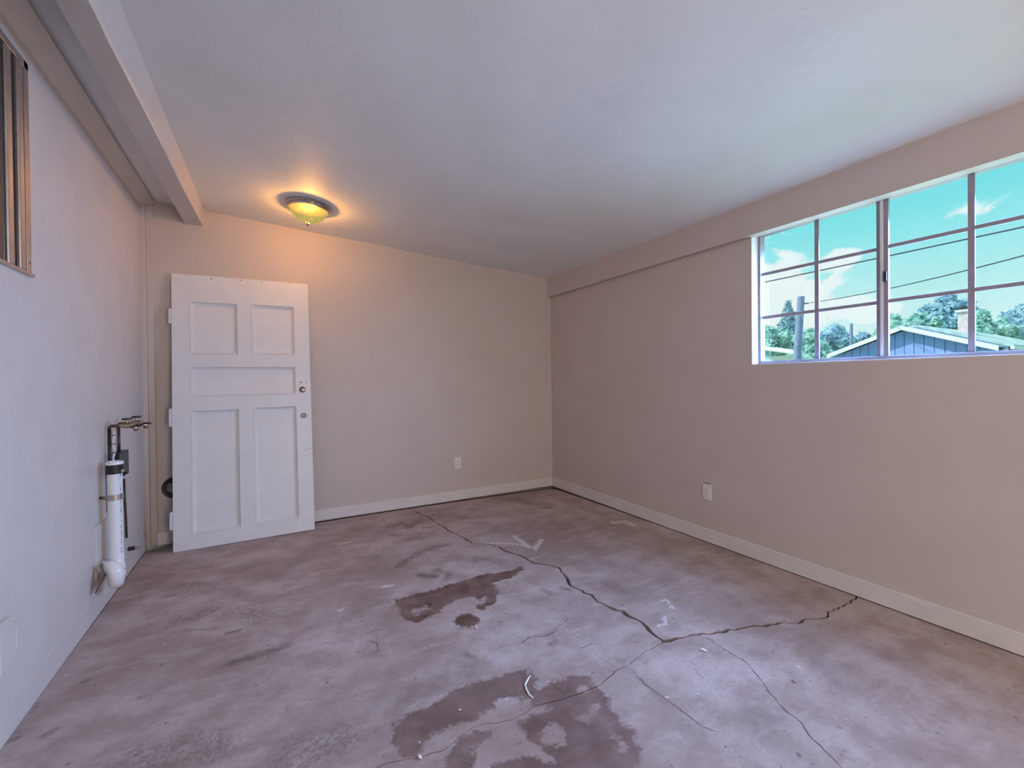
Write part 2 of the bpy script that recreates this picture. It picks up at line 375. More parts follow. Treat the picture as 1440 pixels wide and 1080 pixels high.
grimes = [  # (polyline px, half width m, strength)
 ([(548, 740), (565, 736), (575, 742), (590, 731)], .035, .8), ([(552, 752), (560, 753)], .03, .9), ([(575, 758), (590, 755)], .03, .6),
 ([(560, 796), (575, 786), (592, 776), (610, 769), (632, 765)], .035, .75), ([(590, 808), (612, 810)], .03, .9), ([(615, 800), (630, 806), (628, 815)], .025, .6), ([(618, 790), (650, 784), (690, 785), (705, 790)], .05, .45),
 ([(330, 930), (365, 920), (402, 907)], .03, .9), ([(310, 937), (330, 930)], .02, .5), ([(596, 742), (612, 740)], .02, .7),
 ([(650, 728), (680, 726)], .06, .5), ([(700, 700), (740, 705), (770, 712)], .09, .45), 
 ([(1262, 909), (1270, 912), (1274, 908), (1268, 905), (1262, 909)], .008, 1.0), ([(1240, 920), (1262, 926)], .02, .6), ([(1155, 935), (1175, 950)], .05, .35), ([(1060, 1005), (1080, 1012)], .05, .6),
 ([(1115, 1020), (1135, 1035)], .04, .5), ([(955, 1015), (985, 1025)], .05, .4), ([(560, 985), (620, 960), (660, 945)], .11, .35), ([(790, 826), (800, 829)], .02, .7), ([(763, 828), (775, 835)], .02, .6),
 ([(655, 920), (668, 924)], .02, .7), ([(855, 820), (875, 832)], .04, .5), ([(10, 1044), (24, 1038)], .012, 1.0), ([(45, 1002), (52, 990)], .012, .9), ([(62, 1035), (78, 1026)], .015, .7), ([(200, 980), (225, 970)], .02, .6),
 ([(115, 960), (125, 956)], .01, .8), ([(220, 895), (260, 886), (300, 884)], .012, .5), ([(320, 890), (336, 886)], .012, .9), ([(225, 840), (255, 835)], .02, .4), ([(775, 905), (780, 902)], .02, .8),
 ([(870, 925), (905, 960), (950, 1000)], .02, .25)]
roughs = [([(265, 868), (300, 858), (345, 862), (370, 868)], .09), ([(250, 822), (300, 820)], .04), ([(190, 1072), (240, 1055), (300, 1050)], .11), ([(420, 1060), (480, 1040)], .10)]
def smooth(a, lo, hi): q = np.clip((a-lo)/(hi-lo), 0, 1); return q*q*(3-2*q)
def marks(Q):
    st = np.full(len(Q), -.2)
    for p in stains: st = np.maximum(st, sdf(fl(p), Q))
    for p in holes: st = np.minimum(st, -sdf(fl(p), Q))
    out = np.zeros((len(Q), 4), np.float32)
    out[:, 0] = np.clip(.5+st/.13, 0, 1)
    pt = np.full(len(Q), -.2)
    for p, w in paints: pt = np.maximum(pt, w*.75-polydist(fl(p), Q, False))
    out[:, 1] = np.clip(.5+pt/.07, 0, 1)
    g = np.zeros(len(Q))
    for p, w, s in grimes: g = np.maximum(g, s*(1-smooth(polydist(fl(p), Q, False), .15*w, 1.5*w)))
    out[:, 2] = g
    r = np.zeros(len(Q))
    for p, w in roughs: r = np.maximum(r, 1-smooth(polydist(fl(p), Q, False), .3*w, 1.2*w))
    out[:, 3] = r
    return out
floor = MB().box(XL-.15, XR+.15, YF-.15, YB+.15, -.22, -.16).build('floor', m_dirt); tag(floor, **STRUCT)
def make_slab(poly):
    P = clean(poly)
    pts = []
    for (y0, y1, h) in ((ya, 1.0, .12), (1.0, 2.75, .0115), (2.75, YB, .017)):
        gx = np.arange(xa+h*.5, xb, h); gy = np.arange(y0+h*.5, y1, h)
        G = np.stack(np.meshgrid(gx, gy), -1).reshape(-1, 2); G += rng.uniform(-.18, .18, G.shape)*h
        b0 = P.min(0); b1 = P.max(0); G = G[((G > b0) & (G < b1)).all(1)]
        G = G[inside(P, G)]
        if len(G): G = G[polydist(P, G) > .45*min(h, .02)]; pts.append(G)
    Q = np.vstack([P]+pts); nb = len(P)
    r = delaunay_2d_cdt([Vector(q) for q in Q], [(i, (i+1) % nb) for i in range(nb)], [], 0, 1e-6, False)
    V = np.array([tuple(v) for v in r[0]]); T = np.array([f for f in r[2] if len(f) == 3])
    T = T[inside(P, V[T].mean(1))]
    Z = zf(V[:, 0], V[:, 1]); n = len(V)
    # side skirt along the outline
    zb = zf(P[:, 0], P[:, 1])
    top = np.c_[P, zb]; bot = np.c_[P, np.full(nb, -.162)]
    verts = np.vstack([np.c_[V, Z], top, bot])
    faces = [tuple(int(i) for i in f) for f in T]+[(n+i, n+(i+1) % nb, n+nb+(i+1) % nb, n+nb+i) for i in range(nb)]
    me = bpy.data.meshes.new('slab'); me.from_pydata(verts.tolist(), [], faces)
    bm = bmesh.new(); bm.from_mesh(me); bmesh.ops.recalc_face_normals(bm, faces=bm.faces)
    for f in bm.faces:      # the top must face up
        if abs(f.normal.z) > .7 and f.normal.z < 0: f.normal_flip()
    bm.to_mesh(me); bm.free()
    me.materials.append(m_floor)
    at = me.color_attributes.new('marks', 'FLOAT_COLOR', 'POINT')
    mk = marks(verts[:, :2]); at.data.foreach_set('color', mk.ravel())
    o = bpy.data.objects.new('slab', me); COL.objects.link(o); o.parent = floor
    return o
for sp in (slab_a, slab_b, slab_c): make_slab(sp)
def hairline(px, w):
    P = resample(fl(px), .02, .0025); n = len(P); wd = np.clip(w*(1+.4*rng.normal(0, 1, n)), w*.4, w*1.8); wd[0] = wd[-1] = w*.3
    L, R_ = offset(P, wd, 1), offset(P, wd, -1)
    vs = [(x, y, float(zf(x, y))+.0007) for x, y in np.vstack([L, R_])]
    return MB().add(vs, [(i, i+1, n+i+1, n+i) for i in range(n-1)]).build('hairline_crack', m_crack, floor)
hairline([(972, 894), (995, 897), (1030, 920), (1050, 931), (1070, 955), (1083, 975), (1107, 1001), (1127, 1015), (1137, 1032), (1152, 1046), (1173, 1067), (1186, 1082)], .0017)
hairline([(888, 940), (905, 960), (940, 985), (960, 1000), (985, 1020), (1012, 1029)], .0014)
hairline([(800, 869), (788, 878), (776, 890), (766, 894), (748, 894), (732, 905)], .0018)
hairline([(505, 894), (527, 885), (540, 884)], .0014); hairline([(522, 920), (533, 914), (530, 903), (514, 899)], .0014)
hairline([(845, 904), (832, 905), (815, 912)], .0012); hairline([(1000, 960), (985, 950), (975, 938)], .0010)

# ------------------------------------------------------------------ walls, ceiling
TH = .125
WY0, WY1, WZ0, WZ1 = .40, 1.793, 1.306, 2.205        # window opening in the right wall
wb_ = MB().box(XL-TH, XR+TH, YB, YB+.15, .030, 2.9).box(XL-TH, XR+TH, YB+.11, YB+.15, -.16, .030).build('wall_back', m_wall); tag(wb_, **STRUCT)
w = MB()
w.box(XR, XR+TH, YF-.15, WY0, .030, 2.5); w.box(XR, XR+TH, WY1, YB, .030, 2.5); w.box(XR+.09, XR+TH, YF-.15, YB+.12, -.16, .030)
w.box(XR, XR+TH, WY0, WY1, .030, WZ0); w.box(XR, XR+TH, WY0, WY1, WZ1, 2.5)
tag(w.build('wall_right', m_wall), **STRUCT)
LW_Y0, LW_Y1, LW_Z0, LW_Z1 = 1.55, 2.413, 1.645, 2.47     # metal window in the left wall
wl = MB()
wl.box(XL-TH, XL-.008, YF-.15, YB, -.16, 2.75)
wl = tag(wl.build('wall_left', m_plank), **STRUCT)
# painted vertical boards of the left wall
y = YB-.002; k = 0
wid = [.092, .105, .098, .112, .1, .095, .108]
while y > 1.2:
    w_ = wid[k % 7]; y0 = y-w_; z1 = 2.66 if y0 > LW_Y1-.01 else (LW_Z0+.002 if y0 > LW_Y0-.02 else 2.66)
    if y0 < LW_Y1 < y: y0 = LW_Y1; z1 = 2.66
    dx = rng.uniform(-.0003, .0003)
    o = MB().box(XL-.009, XL+dx, y0+.0002, y-.0002, -.03, z1).build('plank', m_plank, wl, bevel=.0009)
    y = y0; k += 1
MB().box(XL-.009, XL, YF, y-.001, -.03, 2.66).build('plank', m_plank, wl)
MB().box(XL-.009, XL, LW_Y0, LW_Y1, LW_Z1, 2.66).build('plank', m_plank, wl)
# front wall behind the camera with the inferred open doorway
w = MB(); DX0, DX1, DZ = .9, 1.85, 2.07
w.box(XL-TH, DX0, YF-.15, YF, -.16, 2.8); w.box(DX1, XR+TH, YF-.15, YF, -.16, 2.8); w.box(DX0, DX1, YF-.15, YF, DZ, 2.8)
tag(w.build('wall_front', m_wall), **STRUCT)
# ceiling: one slightly sagging, sloped plane
nx, ny = 90, 130
gx = np.linspace(XL-.9, XR+TH, nx); gy = np.linspace(YF-.15, YB+.15, ny)  # left overhang is an unseen eave, added to keep the sun off
def sag(x, y): return .004*math.sin(2.1*x+.7)*math.cos(1.7*y+.3)+.0022*math.sin(4.7*x+2.3*y)+.0012*math.sin(9*x-6*y)
vs = []; fs = []
for j in range(ny):
    for i in range(nx): vs.append((gx[i], gy[j], zceil(gx[i])+sag(gx[i], gy[j])))
fs = [(j*nx+i, j*nx+i+1, (j+1)*nx+i+1, (j+1)*nx+i) for j in range(ny-1) for i in range(nx-1)]
kk = len(vs)
vs += [(x, yv, zceil(x)+dz) for x, yv, dz in ((gx[0], gy[0], .12), (gx[-1], gy[0], .12), (gx[-1], gy[-1], .12), (gx[0], gy[-1], .12))]
fs += [(kk, kk+1, kk+2, kk+3)]
edge = [i for i in range(nx)]
fs += [tuple(range(nx-1, -1, -1))+(kk, kk+1), tuple((ny-1)*nx+i for i in range(nx))+(kk+2, kk+3), tuple(j*nx for j in range(ny))+(kk+3, kk), tuple(j*nx+nx-1 for j in range(ny-1, -1, -1))+(kk+1, kk+2)]
c = MB().add(vs, fs).build('ceiling', m_ceil, smooth=True); tag(c, **STRUCT)

# header board over the window, beam and mouldings
def trim(name, mb, m, bevel=.003): return tag(mb.build(name, m, bevel=bevel), **STRUCT)
HB = 2.166
def board(x0, x1, y0, y1): return [(x, yy, zz) for x in (x0, x1) for yy in (y0, y1) for zz in (HB, zceil(XR)+.03)]
trim('trim_1', MB().hexa(board(XR-.042, XR+.03, YF, WY1)).hexa(board(XR-.042, XR-.022, WY1, YB)), m_wall, 0)
# ceiling beam beside the left wall (slightly wavy worn arris)
bx0, bx1, bz = -.541, -.424, 2.452
n = 60; vs = []; fs = []
for j in range(n+1):
    yv = YF+(YB-YF)*j/n; wob = .003*math.sin(5.1*yv)+rng.normal(0, .0012)
    k_ = YB-yv; l_, r_, c_ = bx0-.0165*k_, bx1-.0245*k_, -.410-.011*k_
    vs += [(l_, yv, bz+.001), (r_+wob*.6-.006, yv, bz), (r_+wob*.4, yv, bz+.007+abs(wob)), (c_, yv, zceil(c_)+.03), (l_, yv, zceil(l_)+.03)]
for j in range(n):
    for q in range(5): fs.append((j*5+q, j*5+(q+1) % 5, (j+1)*5+(q+1) % 5, (j+1)*5+q))
fs += [(0, 1, 2, 3, 4), tuple(n*5+q for q in range(5))]
trim('trim_2', MB().add(vs, fs), m_beam, bevel=0)
trim('trim_3', MB().hexa([(XL-.005, YF, 2.525), (XL-.005, YF, 2.66), (XL-.005, YB, 2.525), (XL-.005, YB, 2.66), (XL+.010, YF, 2.525), (XL+.085, YF, 2.572), (XL+.010, YB, 2.525), (XL+.085, YB, 2.572)]), m_beam)
mb = MB().box(XL-.004, XL+.026, YB-.030, YB+.005, .012, 2.64)
trim('trim_4', mb, m_wall)
trim('trim_5', MB().box(XL+.026, XL+.066, YB-.016, YB+.005, .012, 2.64), m_wall)
# baseboards
def base(name, mb): return tag(mb.build(name, m_trim, bevel=.0035), **STRUCT)
base('baseboard_back', MB().box(XL+.066, XR-.014, YB-.015, YB+.004, .004, .100))
base('baseboard_right', MB().box(XR-.015, XR+.004, YF, YB-.002, .002, .100))
bl = MB().box(XL-.004, XL+.005, YF, YB-.032, -.004, .112); tag(bl.build('baseboard_left', m_plank, bevel=.0025), **STRUCT)
# lifted strip of paint on the right baseboard
pp = [un(1283, 845, 0, XR-.016), un(1292, 848, 0, XR-.017), un(1302, 857, 0, XR-.019), un(1308, 858, 0, XR-.016)]
o = MB().tube(pp, .0022, 6).build('paint_curl', m_trim, smooth=True); tag(o, 'thin curl of lifted white paint on the baseboard under the big window', 'paint curl')

# ------------------------------------------------------------------ big window in the right wall
win = empty('window_1', (XR+.095, (WY0+WY1)/2, WZ0)); tag(win, **STRUCT)
ox, oy, oz = win.location
def wbox(name, x0, x1, y0, y1, z0, z1, m, parent=win, bevel=.0015):
    off = (ox, oy, oz)
    return MB().box(x0-ox, x1-ox, y0-oy, y1-oy, z0-oz, z1-oz).build(name, m, parent, bevel=bevel)
FX0, FX1 = XR+.070, XR+.120
# white painted lining of the opening
for (y0, y1, z0, z1) in ((WY1-.006, WY1+.004, WZ0, WZ1), (WY0-.004, WY0+.006, WZ0, WZ1), (WY0, WY1, WZ0-.004, WZ0+.006), (WY0, WY1, WZ1-.006, WZ1+.004)):
    wbox('reveal', XR+.001, XR+TH, y0, y1, z0, z1, m_reveal)
a0, a1, b0, b1 = WY0+.006, WY1-.006, WZ0+.006, WZ1-.006
wbox('frame_rail', FX0, FX1, a0, a1, b0, b0+.020, m_frame); wbox('frame_rail', FX0, FX1, a0, a1, b1-.020, b1, m_frame)
wbox('frame_stile', FX0, FX1, a1-.016, a1, b0+.02, b1-.02, m_frame); wbox('frame_stile', FX0, FX1, a0, a0+.016, b0+.02, b1-.02, m_frame)
MY = 1.103
wbox('meeting_stile', FX0+.022, FX0+.038, MY+.007, MY+.030, b0+.02, b1-.02, m_frame)
wbox('stile_strip', FX0+.004, FX0+.024, MY-.006, MY+.007, b0+.02, b1-.02, m_framew)
wbox('meeting_stile', FX0+.010, FX0+.026, MY-.028, MY-.006, b0+.02, b1-.02, m_frame)
wbox('latch', FX0-.002, FX0+.012, MY-.024, MY-.010, 1.735, 1.79, m_dark)
zs_ = [b0+.02, 1.628, 1.922, b1-.02]
def sash(y0, y1, xs, mw):       # y0 < y1
    ym = {0: (y0+y1)/2}[0] if mw is None else mw
    hw = .0125
    wbox('muntin', xs-.004, xs+.004, ym-hw, ym+hw, zs_[0], zs_[3], m_frame)
    for zc in zs_[1:3]:
        for (p, q) in ((y0, ym-hw), (ym+hw, y1)): wbox('muntin', xs-.0035, xs+.0035, p, q, zc-.010, zc+.010, m_frame)
    zz = [(zs_[0], zs_[1]-.010), (zs_[1]+.010, zs_[2]-.010), (zs_[2]+.010, zs_[3])]
    for (p, q) in ((y0, ym-hw), (ym+hw, y1)):
        for (u0, u1) in zz: wbox('pane', xs-.0015, xs+.0015, p-.003, q+.003, u0-.003, u1+.003, m_glass, bevel=0)
sash(MY+.030, a1-.016, XR+.100, 1.436); sash(a0+.016, MY-.028, XR+.088, .757)

# ------------------------------------------------------------------ metal window in the left wall
lw = empty('window_2', (XL, (LW_Y0+LW_Y1)/2, LW_Z0)); tag(lw, **STRUCT)
def lbox(name, x0, x1, y0, y1, z0, z1, m, bevel=.002):
    px, py, pz = lw.location
    return MB().box(x0-px, x1-px, y0-py, y1-py, z0-pz, z1-pz).build(name, m, lw, bevel=bevel)
lbox('casing', XL-.008, XL+.004, LW_Y1-.036, LW_Y1, LW_Z0, LW_Z1, m_alu); lbox('casing', XL-.008, XL+.004, LW_Y0, LW_Y0+.036, LW_Z0, LW_Z1, m_alu)
lbox('casing', XL-.008, XL+.004, LW_Y0, LW_Y1, LW_Z1-.03, LW_Z1, m_alu); lbox('sill_track', XL-.008, XL+.012, LW_Y0-.005, LW_Y1+.004, LW_Z0-.004, LW_Z0+.010, m_alu)
lbox('track', XL-.008, XL-.003, LW_Y1-.060, LW_Y1-.036, LW_Z0+.01, LW_Z1-.03, m_dark)
lbox('sash_stile', XL-.008, XL+.010, LW_Y1-.100, LW_Y1-.060, LW_Z0+.01, LW_Z1-.03, m_alu, .006)
lbox('track', XL-.008, XL-.004, LW_Y1-.135, LW_Y1-.100, LW_Z0+.01, LW_Z1-.03, m_dark)
lbox('sash_stile', XL-.008, XL+.006, LW_Y1-.175, LW_Y1-.135, LW_Z0+.01, LW_Z1-.03, m_alu, .006)
lbox('pane', XL-.007, XL-.003, LW_Y0+.036, LW_Y1-.175, LW_Z0+.01, LW_Z1-.03, m_dglass, 0)
lbox('screw', XL+.003, XL+.0055, LW_Y1-.024, LW_Y1-.017, LW_Z0+.045, LW_Z0+.052, m_dark, .001)

# ------------------------------------------------------------------ the unhung door leaning on the back wall
DW, DH, DT = .936, 2.066, .040
door = empty('panel_door', (-.612, 3.953, -.001), (-math.radians(5.2), -math.radians(.35), 0))
tag(door, 'white five-panel wooden door taken off its hinges and leaning against the back wall', 'door')
cols = [(.111, .424), (.515, .828)]
panels = [(cols[0][0], cols[0][1], 1.447, 1.862), (cols[1][0], cols[1][1], 1.452, 1.866), (cols[0][0], cols[1][1], 1.123, 1.357), (cols[0][0], cols[0][1], .106, 1.024), (cols[1][0], cols[1][1], .112, 1.029)]
BORE = (.873, 1.160, .0245)
def plate_with_holes(w, h, rects, circ, y0, y1):
    pts = [(0, 0), (w, 0), (w, h), (0, h)]; loops = [[0, 1, 2, 3]]
    for (p, q, r, s) in rects:
        k = len(pts); pts += [(p, r), (q, r), (q, s), (p, s)]; loops.append([k, k+1, k+2, k+3])
    k = len(pts); n = 28
    pts += [(circ[0]+circ[2]*math.cos(2*math.pi*i/n), circ[1]+circ[2]*math.sin(2*math.pi*i/n)) for i in range(n)]; loops.append(list(range(k, k+n)))
    ed = [(l[i], l[(i+1) % len(l)]) for l in loops for i in range(len(l))]
    r = delaunay_2d_cdt([Vector(p) for p in pts], ed, [], 0, 1e-7, False)
    V = np.array([tuple(v) for v in r[0]]); T = np.array(r[2]); cen = V[T].mean(1)
    ok = np.ones(len(T), bool)
    for l in loops[1:]: ok &= ~inside(np.array([pts[i] for i in l]), cen)
    T = T[ok]; nv = len(V)
    verts = [(x, y0, z) for x, z in V]+[(x, y1, z) for x, z in V]
    faces = [tuple(map(int, f)) for f in T]+[tuple(int(i)+nv for i in f[::-1]) for f in T]
    key = {(round(x, 5), round(z, 5)): i for i, (x, z) in enumerate(V)}
    idx = [key[(round(p[0], 5), round(p[1], 5))] for p in pts]
    for a, b in ed: faces.append((idx[a], idx[b], idx[b]+nv, idx[a]+nv))
    return MB().add(verts, faces)
fr = plate_with_holes(DW, DH, panels, BORE, 0, DT).build('door_frame', m_door, door)
for (p, q, r, s) in panels:
    # moulding ring: sloping ogee from the face down to the panel
    pn = MB().box(p+.006, q-.006, .025, .034, r+.006, s-.006).build('panel', m_door, door, bevel=.0015)
    mb = MB(); prof = [(-.001, .0), (.002, -.003), (.006, -.002), (.010, .005), (.017, .016), (.024, .018), (.026, .0255)]
    for i in range(len(prof)-1):
        (d0, h0), (d1, h1) = prof[i], prof[i+1]
        A = [(p+d0, h0, r+d0), (q-d0, h0, r+d0), (q-d0, h0, s-d0), (p+d0, h0, s-d0)]
        B = [(p+d1, h1, r+d1), (q-d1, h1, r+d1), (q-d1, h1, s-d1), (p+d1, h1, s-d1)]
        mb.add(A+B, [(j, (j+1) % 4, 4+(j+1) % 4, 4+j) for j in range(4)])
    mb.build('moulding', m_door, pn, smooth=True)
for zc, h in ((1.735, .115), (.975, .135), (.226, .130)):
    hg = MB().box(-.004, .0, .002, .034, zc-h/2, zc+h/2).build('hinge', m_door, door, bevel=.001)
    kn = MB()
    for i in range(5): kn.tube([(-.011, -.003, zc-h/2+h*(i+.06)/5), (-.011, -.003, zc-h/2+h*(i+.94)/5)], .0075, 10)
    kn.build('knuckle', m_door, hg, smooth=True)
    MB().box(-.020, -.010, -.006, -.002, zc-h/2+.004, zc+h/2-.012).build('leaf', m_door, hg, bevel=.001)
MB().lathe([(.0, -.0015), (.024, -.0015), (.026, .001)], 32, (.877, 0, .943), 'y').build('deadbolt_disc', m_plug, door, smooth=True)['label'] = 'round grey metal disc'
MB().lathe([(.0235, .004), (.0235, .036), (.019, .036), (.019, .028)], 28, (BORE[0], 0, BORE[1]), 'y').build('bore_lining', m_wood, door, smooth=True)
MB().box(BORE[0]-.004, BORE[0]+.0235, .014, .026, BORE[1]-.012, BORE[1]+.012).build('latch_case', m_alu, door, bevel=.002)
MB().box(DW-.002, DW+.004, .010, .030, BORE[1]+.002, BORE[1]+.020).build('latch', m_alu, door, bevel=.002)
for (x, z, r) in ((.862, 1.222, .006), (.905, 1.212, .0035), (.25, 2.047, .005), (.45, 2.052, .004), (.59, 2.051, .004), (.80, 2.054, .004)):
    MB().lathe([(0, -.0006), (r, -.0006), (r*1.05, .001)], 12, (x, 0, z), 'y').build('screw_hole', m_dark, door)
MB().tube([(.868, -.0004, .652), (.89, -.0004, .660), (.905, -.0004, .663), (.928, -.0004, .674)], .0013, 6).build('scratch', m_plug, door)

# ------------------------------------------------------------------ ceiling light
LX, LY = .285, 3.59
LZ = zceil(LX)+sag(LX, LY)
cl_ = empty('ceiling_light', (LX, LY, LZ+.002), (0, math.atan(SLOPE), 0))
tag(cl_, 'flush-mount ceiling light with glowing yellow glass bowl and nickel ring', 'ceiling light')
MB().lathe([(0, .0), (.152, .0), (.160, -.006), (.165, -.014), (.160, -.021), (.150, -.024), (.152, -.030), (.146, -.038), (.137, -.040), (.134, -.036), (.130, -.028)], 64).build('canopy_ring', m_chrome, cl_, smooth=True)
MB().lathe([(0, -.026), (.131, -.026), (.131, -.032), (0, -.032)], 48).build('pan', m_pan, cl_)
prof = [(.131, -.034), (.129, -.044), (.121, -.060), (.108, -.078), (.090, -.096), (.069, -.111), (.046, -.123), (.024, -.131), (.006, -.134)]
MB().lathe(prof+[(r*.965, h+.004) for r, h in prof[::-1]], 72).build('glass_bowl', m_bowl, cl_, smooth='full')
MB().lathe([(.0, -.130), (.013, -.132), (.0145, -.137), (.009, -.141), (.0055, -.146), (.007, -.151), (.005, -.156), (0, -.158)], 24).build('finial', m_brass, cl_, smooth=True)
for sgn in (-1, 1):
    bulb = bpy.data.lights.new('bulb', 'POINT'); bulb.energy = 66; bulb.color = (1, .58, .22); bulb.shadow_soft_size = .012
    bo = bpy.data.objects.new('bulb', bulb); COL.objects.link(bo); bo.parent = cl_; bo.location = (sgn*.024, -sgn*.013, -.100)

# ------------------------------------------------------------------ outlets
def outlet(label, loc, rz, group=None, gap=False):
    o = empty('wall_outlet', loc, (0, 0, rz)); tag(o, label, 'outlet', group)
    MB().box(-.036, .036, -.007, .001, -.0585, .0585).build('cover_plate', m_outlet, o, bevel=.003)
    for s in (-1, 1):
        fc = MB().box(-.0165, .0165, -.0095, -.005, s*.0215-.0145, s*.0215+.0145).build('socket', m_outlet, o, bevel=.004)
        for (x, h) in ((-.0065, .0045), (.0065, .0035)):
            MB().box(x-.0012, x+.0012, -.0100, -.0092, s*.0215-h+.003, s*.0215+h+.003).build('slot', m_black, fc)
        MB().lathe([(0, -.0100), (.0026, -.0100), (.0026, -.009)], 10, (0, 0, s*.0215-.0075), 'y').build('slot', m_black, fc)
    MB().lathe([(0, -.0082), (.003, -.0082), (.0034, -.0068)], 12, (0, 0, 0), 'y').build('screw', m_chrome, o)
    if gap: MB().box(-.030, .030, -.004, .0005, .0585, .066).build('gap_shade_strip', m_wood, o)  # solid brown strip put in for the shade of the cutout above the plate
    return o
outlet('white duplex outlet low on the back wall between the leaning door and the corner', (un(643.5, 651.5, 1, YB)[0], YB, .381), 0)
oo = un(994.5, 691.5, 0, XR)
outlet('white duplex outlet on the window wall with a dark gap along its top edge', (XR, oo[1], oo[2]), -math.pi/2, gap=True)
pl = un(22, 897, 0, XL)
o = empty('wall_plate', (XL, pl[1], pl[2]+.005), (0, 0, math.pi/2)); tag(o, 'painted-over cover plate low on the left boarded wall', 'wall plate')
MB().box(-.038, .038, -.006, .001, -.058, .058).build('cover_plate', m_plank, o, bevel=.002)
MB().box(-.014, .014, -.009, -.004, -.034, .034).build('blank_insert', m_plank, o, bevel=.002)
p2 = un(3, 905, 0, XL)
o = empty('surface_box', (XL, p2[1]-.035, p2[2]), (0, 0, math.pi/2)); tag(o, 'painted surface-mounted box beside the cover plate on the left wall', 'wall box')
MB().box(-.05, .052, -.020, .001, -.085, .085).build('box_body', m_plank, o, bevel=.004)
MB().box(-.046, .040, -.026, -.018, -.075, .075).build('box_cover', m_plank, o, bevel=.003)

# ------------------------------------------------------------------ laundry plumbing on the left wall
PX, PY, PR = -.735, 3.140, .0325
sp_ = empty('standpipe', (PX, PY, .10)); tag(sp_, 'white plastic drain standpipe with trap strapped to the left wall', 'drain pipe')
def rel(pts, o=sp_): return [tuple(Vector(p)-Vector(o.location)) for p in pts]
MB().lathe([(PR, .120), (PR, .655), (PR-.004, .660), (PR-.005, .63), (0, .63)], 32).build('pipe', m_pvc, sp_, smooth=True)
MB().lathe([(PR+.0015, .634), (PR+.004, .636), (PR+.004, .684), (PR+.001, .687)], 32).build('rubber_coupling', m_black, sp_, smooth=True)
MB().lathe([(PR+.004, .684), (PR+.0065, .688), (PR+.004, .700), (PR-.004, .702), (PR-.008, .696), (PR-.008, .67), (0, .67)], 32).build('pipe_lip', m_trapw, sp_, smooth=True)
MB().box(PR-.004, PR+.011, -.022, -.006, .640, .656).build('clamp_screw', m_chrome, sp_, bevel=.004)
so = MB().lathe([(PR+.001, .492), (PR+.0035, .492), (PR+.0035, .522), (PR+.001, .522)], 32).build('strap', m_alu, sp_, smooth=True)
ty = 3.165-PY
MB().hexa([(XL-PX, ty, .496), (XL-PX, ty, .512), (XL-PX+.004, ty-.003, .496), (XL-PX+.004, ty-.003, .512), (-PR*.9, -.016, .494), (-PR*.9, -.016, .520), (-PR*.75, -.026, .494), (-PR*.75, -.026, .520)]).build('strap_tail', m_alu, so)
MB().lathe([(0, -.002), (.008, -.002), (.008, .008), (0, .008)], 10, (XL-PX, ty-.004, .504), 'x').build('strap_screw', m_dark, so)
R1 = .050; tr = .0335; ux, uy = .22, -.975
def upt(a, z): return (PX+ux*a, PY+uy*a, z)
path = [upt(0, .30), upt(0, .23)]+[upt(R1-R1*math.cos(f*math.pi/16), .212-R1*math.sin(f*math.pi/16)) for f in range(17)]
cx_, cy_, _z = upt(2*R1, 0)
ed_ = Vector((-.83, .56, 0)).normalized()
path += [tuple(v) for v in arc(Vector((cx_, cy_, .214))+ed_*.036, .036, 0, math.pi/2, tuple(-ed_), (0, 0, 1), 10)]+[tuple(Vector((cx_, cy_, .250))+ed_*.105)]
MB().tube(rel(path), tr, 24).build('trap', m_trapw, sp_, smooth='full')
MB().lathe([(PR-.002, .108), (PR+.006, .108), (PR+.006, .142), (PR-.002, .145)], 32).build('trap_collar', m_trapw, sp_, smooth=True)
MB().lathe([(tr-.002, -.012), (tr+.005, -.012), (tr+.005, .012), (tr-.002, .012)], 28, (cx_-PX, cy_-PY, .118), 'z').build('trap_collar', m_trapw, sp_, smooth=True)
# brown rag hanging from the trap
rg = un(140, 810, 0, -.775)
vs = []; nseg = 8
for i in range(nseg+1):
    f = i/nseg; w_ = .008+.026*math.sin(math.pi*min(1, f*.75+.12)); cy = rg[1]+.012-.030*f+.008*math.sin(5*f); cz = rg[2]+.058-.130*f; cx = -.775+.012*math.sin(4*f)
    vs += [(cx, cy-w_, cz), (cx, cy+w_, cz), (cx+.005, cy+w_, cz), (cx+.005, cy-w_, cz)]
fs = [(4*i+q, 4*i+(q+1) % 4, 4*i+4+(q+1) % 4, 4*i+4+q) for i in range(nseg) for q in range(4)]+[(0, 1, 2, 3), tuple(4*nseg+q for q in range(4))]
tag(MB().add(vs, fs).build('rag', m_rag, smooth=True), 'small brown rag hanging from the white drain trap', 'rag')
# access panel and wood strip behind the pipe
a_, b_ = un(132, 740, 0, XL), un(154, 726, 0, XL)
tag(MB().box(XL-.002, XL+.010, a_[1], b_[1]+.02, .135, .475).build('access_panel', m_plank, bevel=.0025), 'painted access panel on the left wall behind the drain trap', 'panel')
s0, s1 = un(149, 690, 0, XL), un(153, 690, 0, XL)
tag(MB().box(XL-.002, XL+.012, s0[1], s1[1]+.06, .50, .775).build('backing_board', m_wood, bevel=.002), 'dark bare wood strip fixed to the wall behind the white standpipe', 'board')
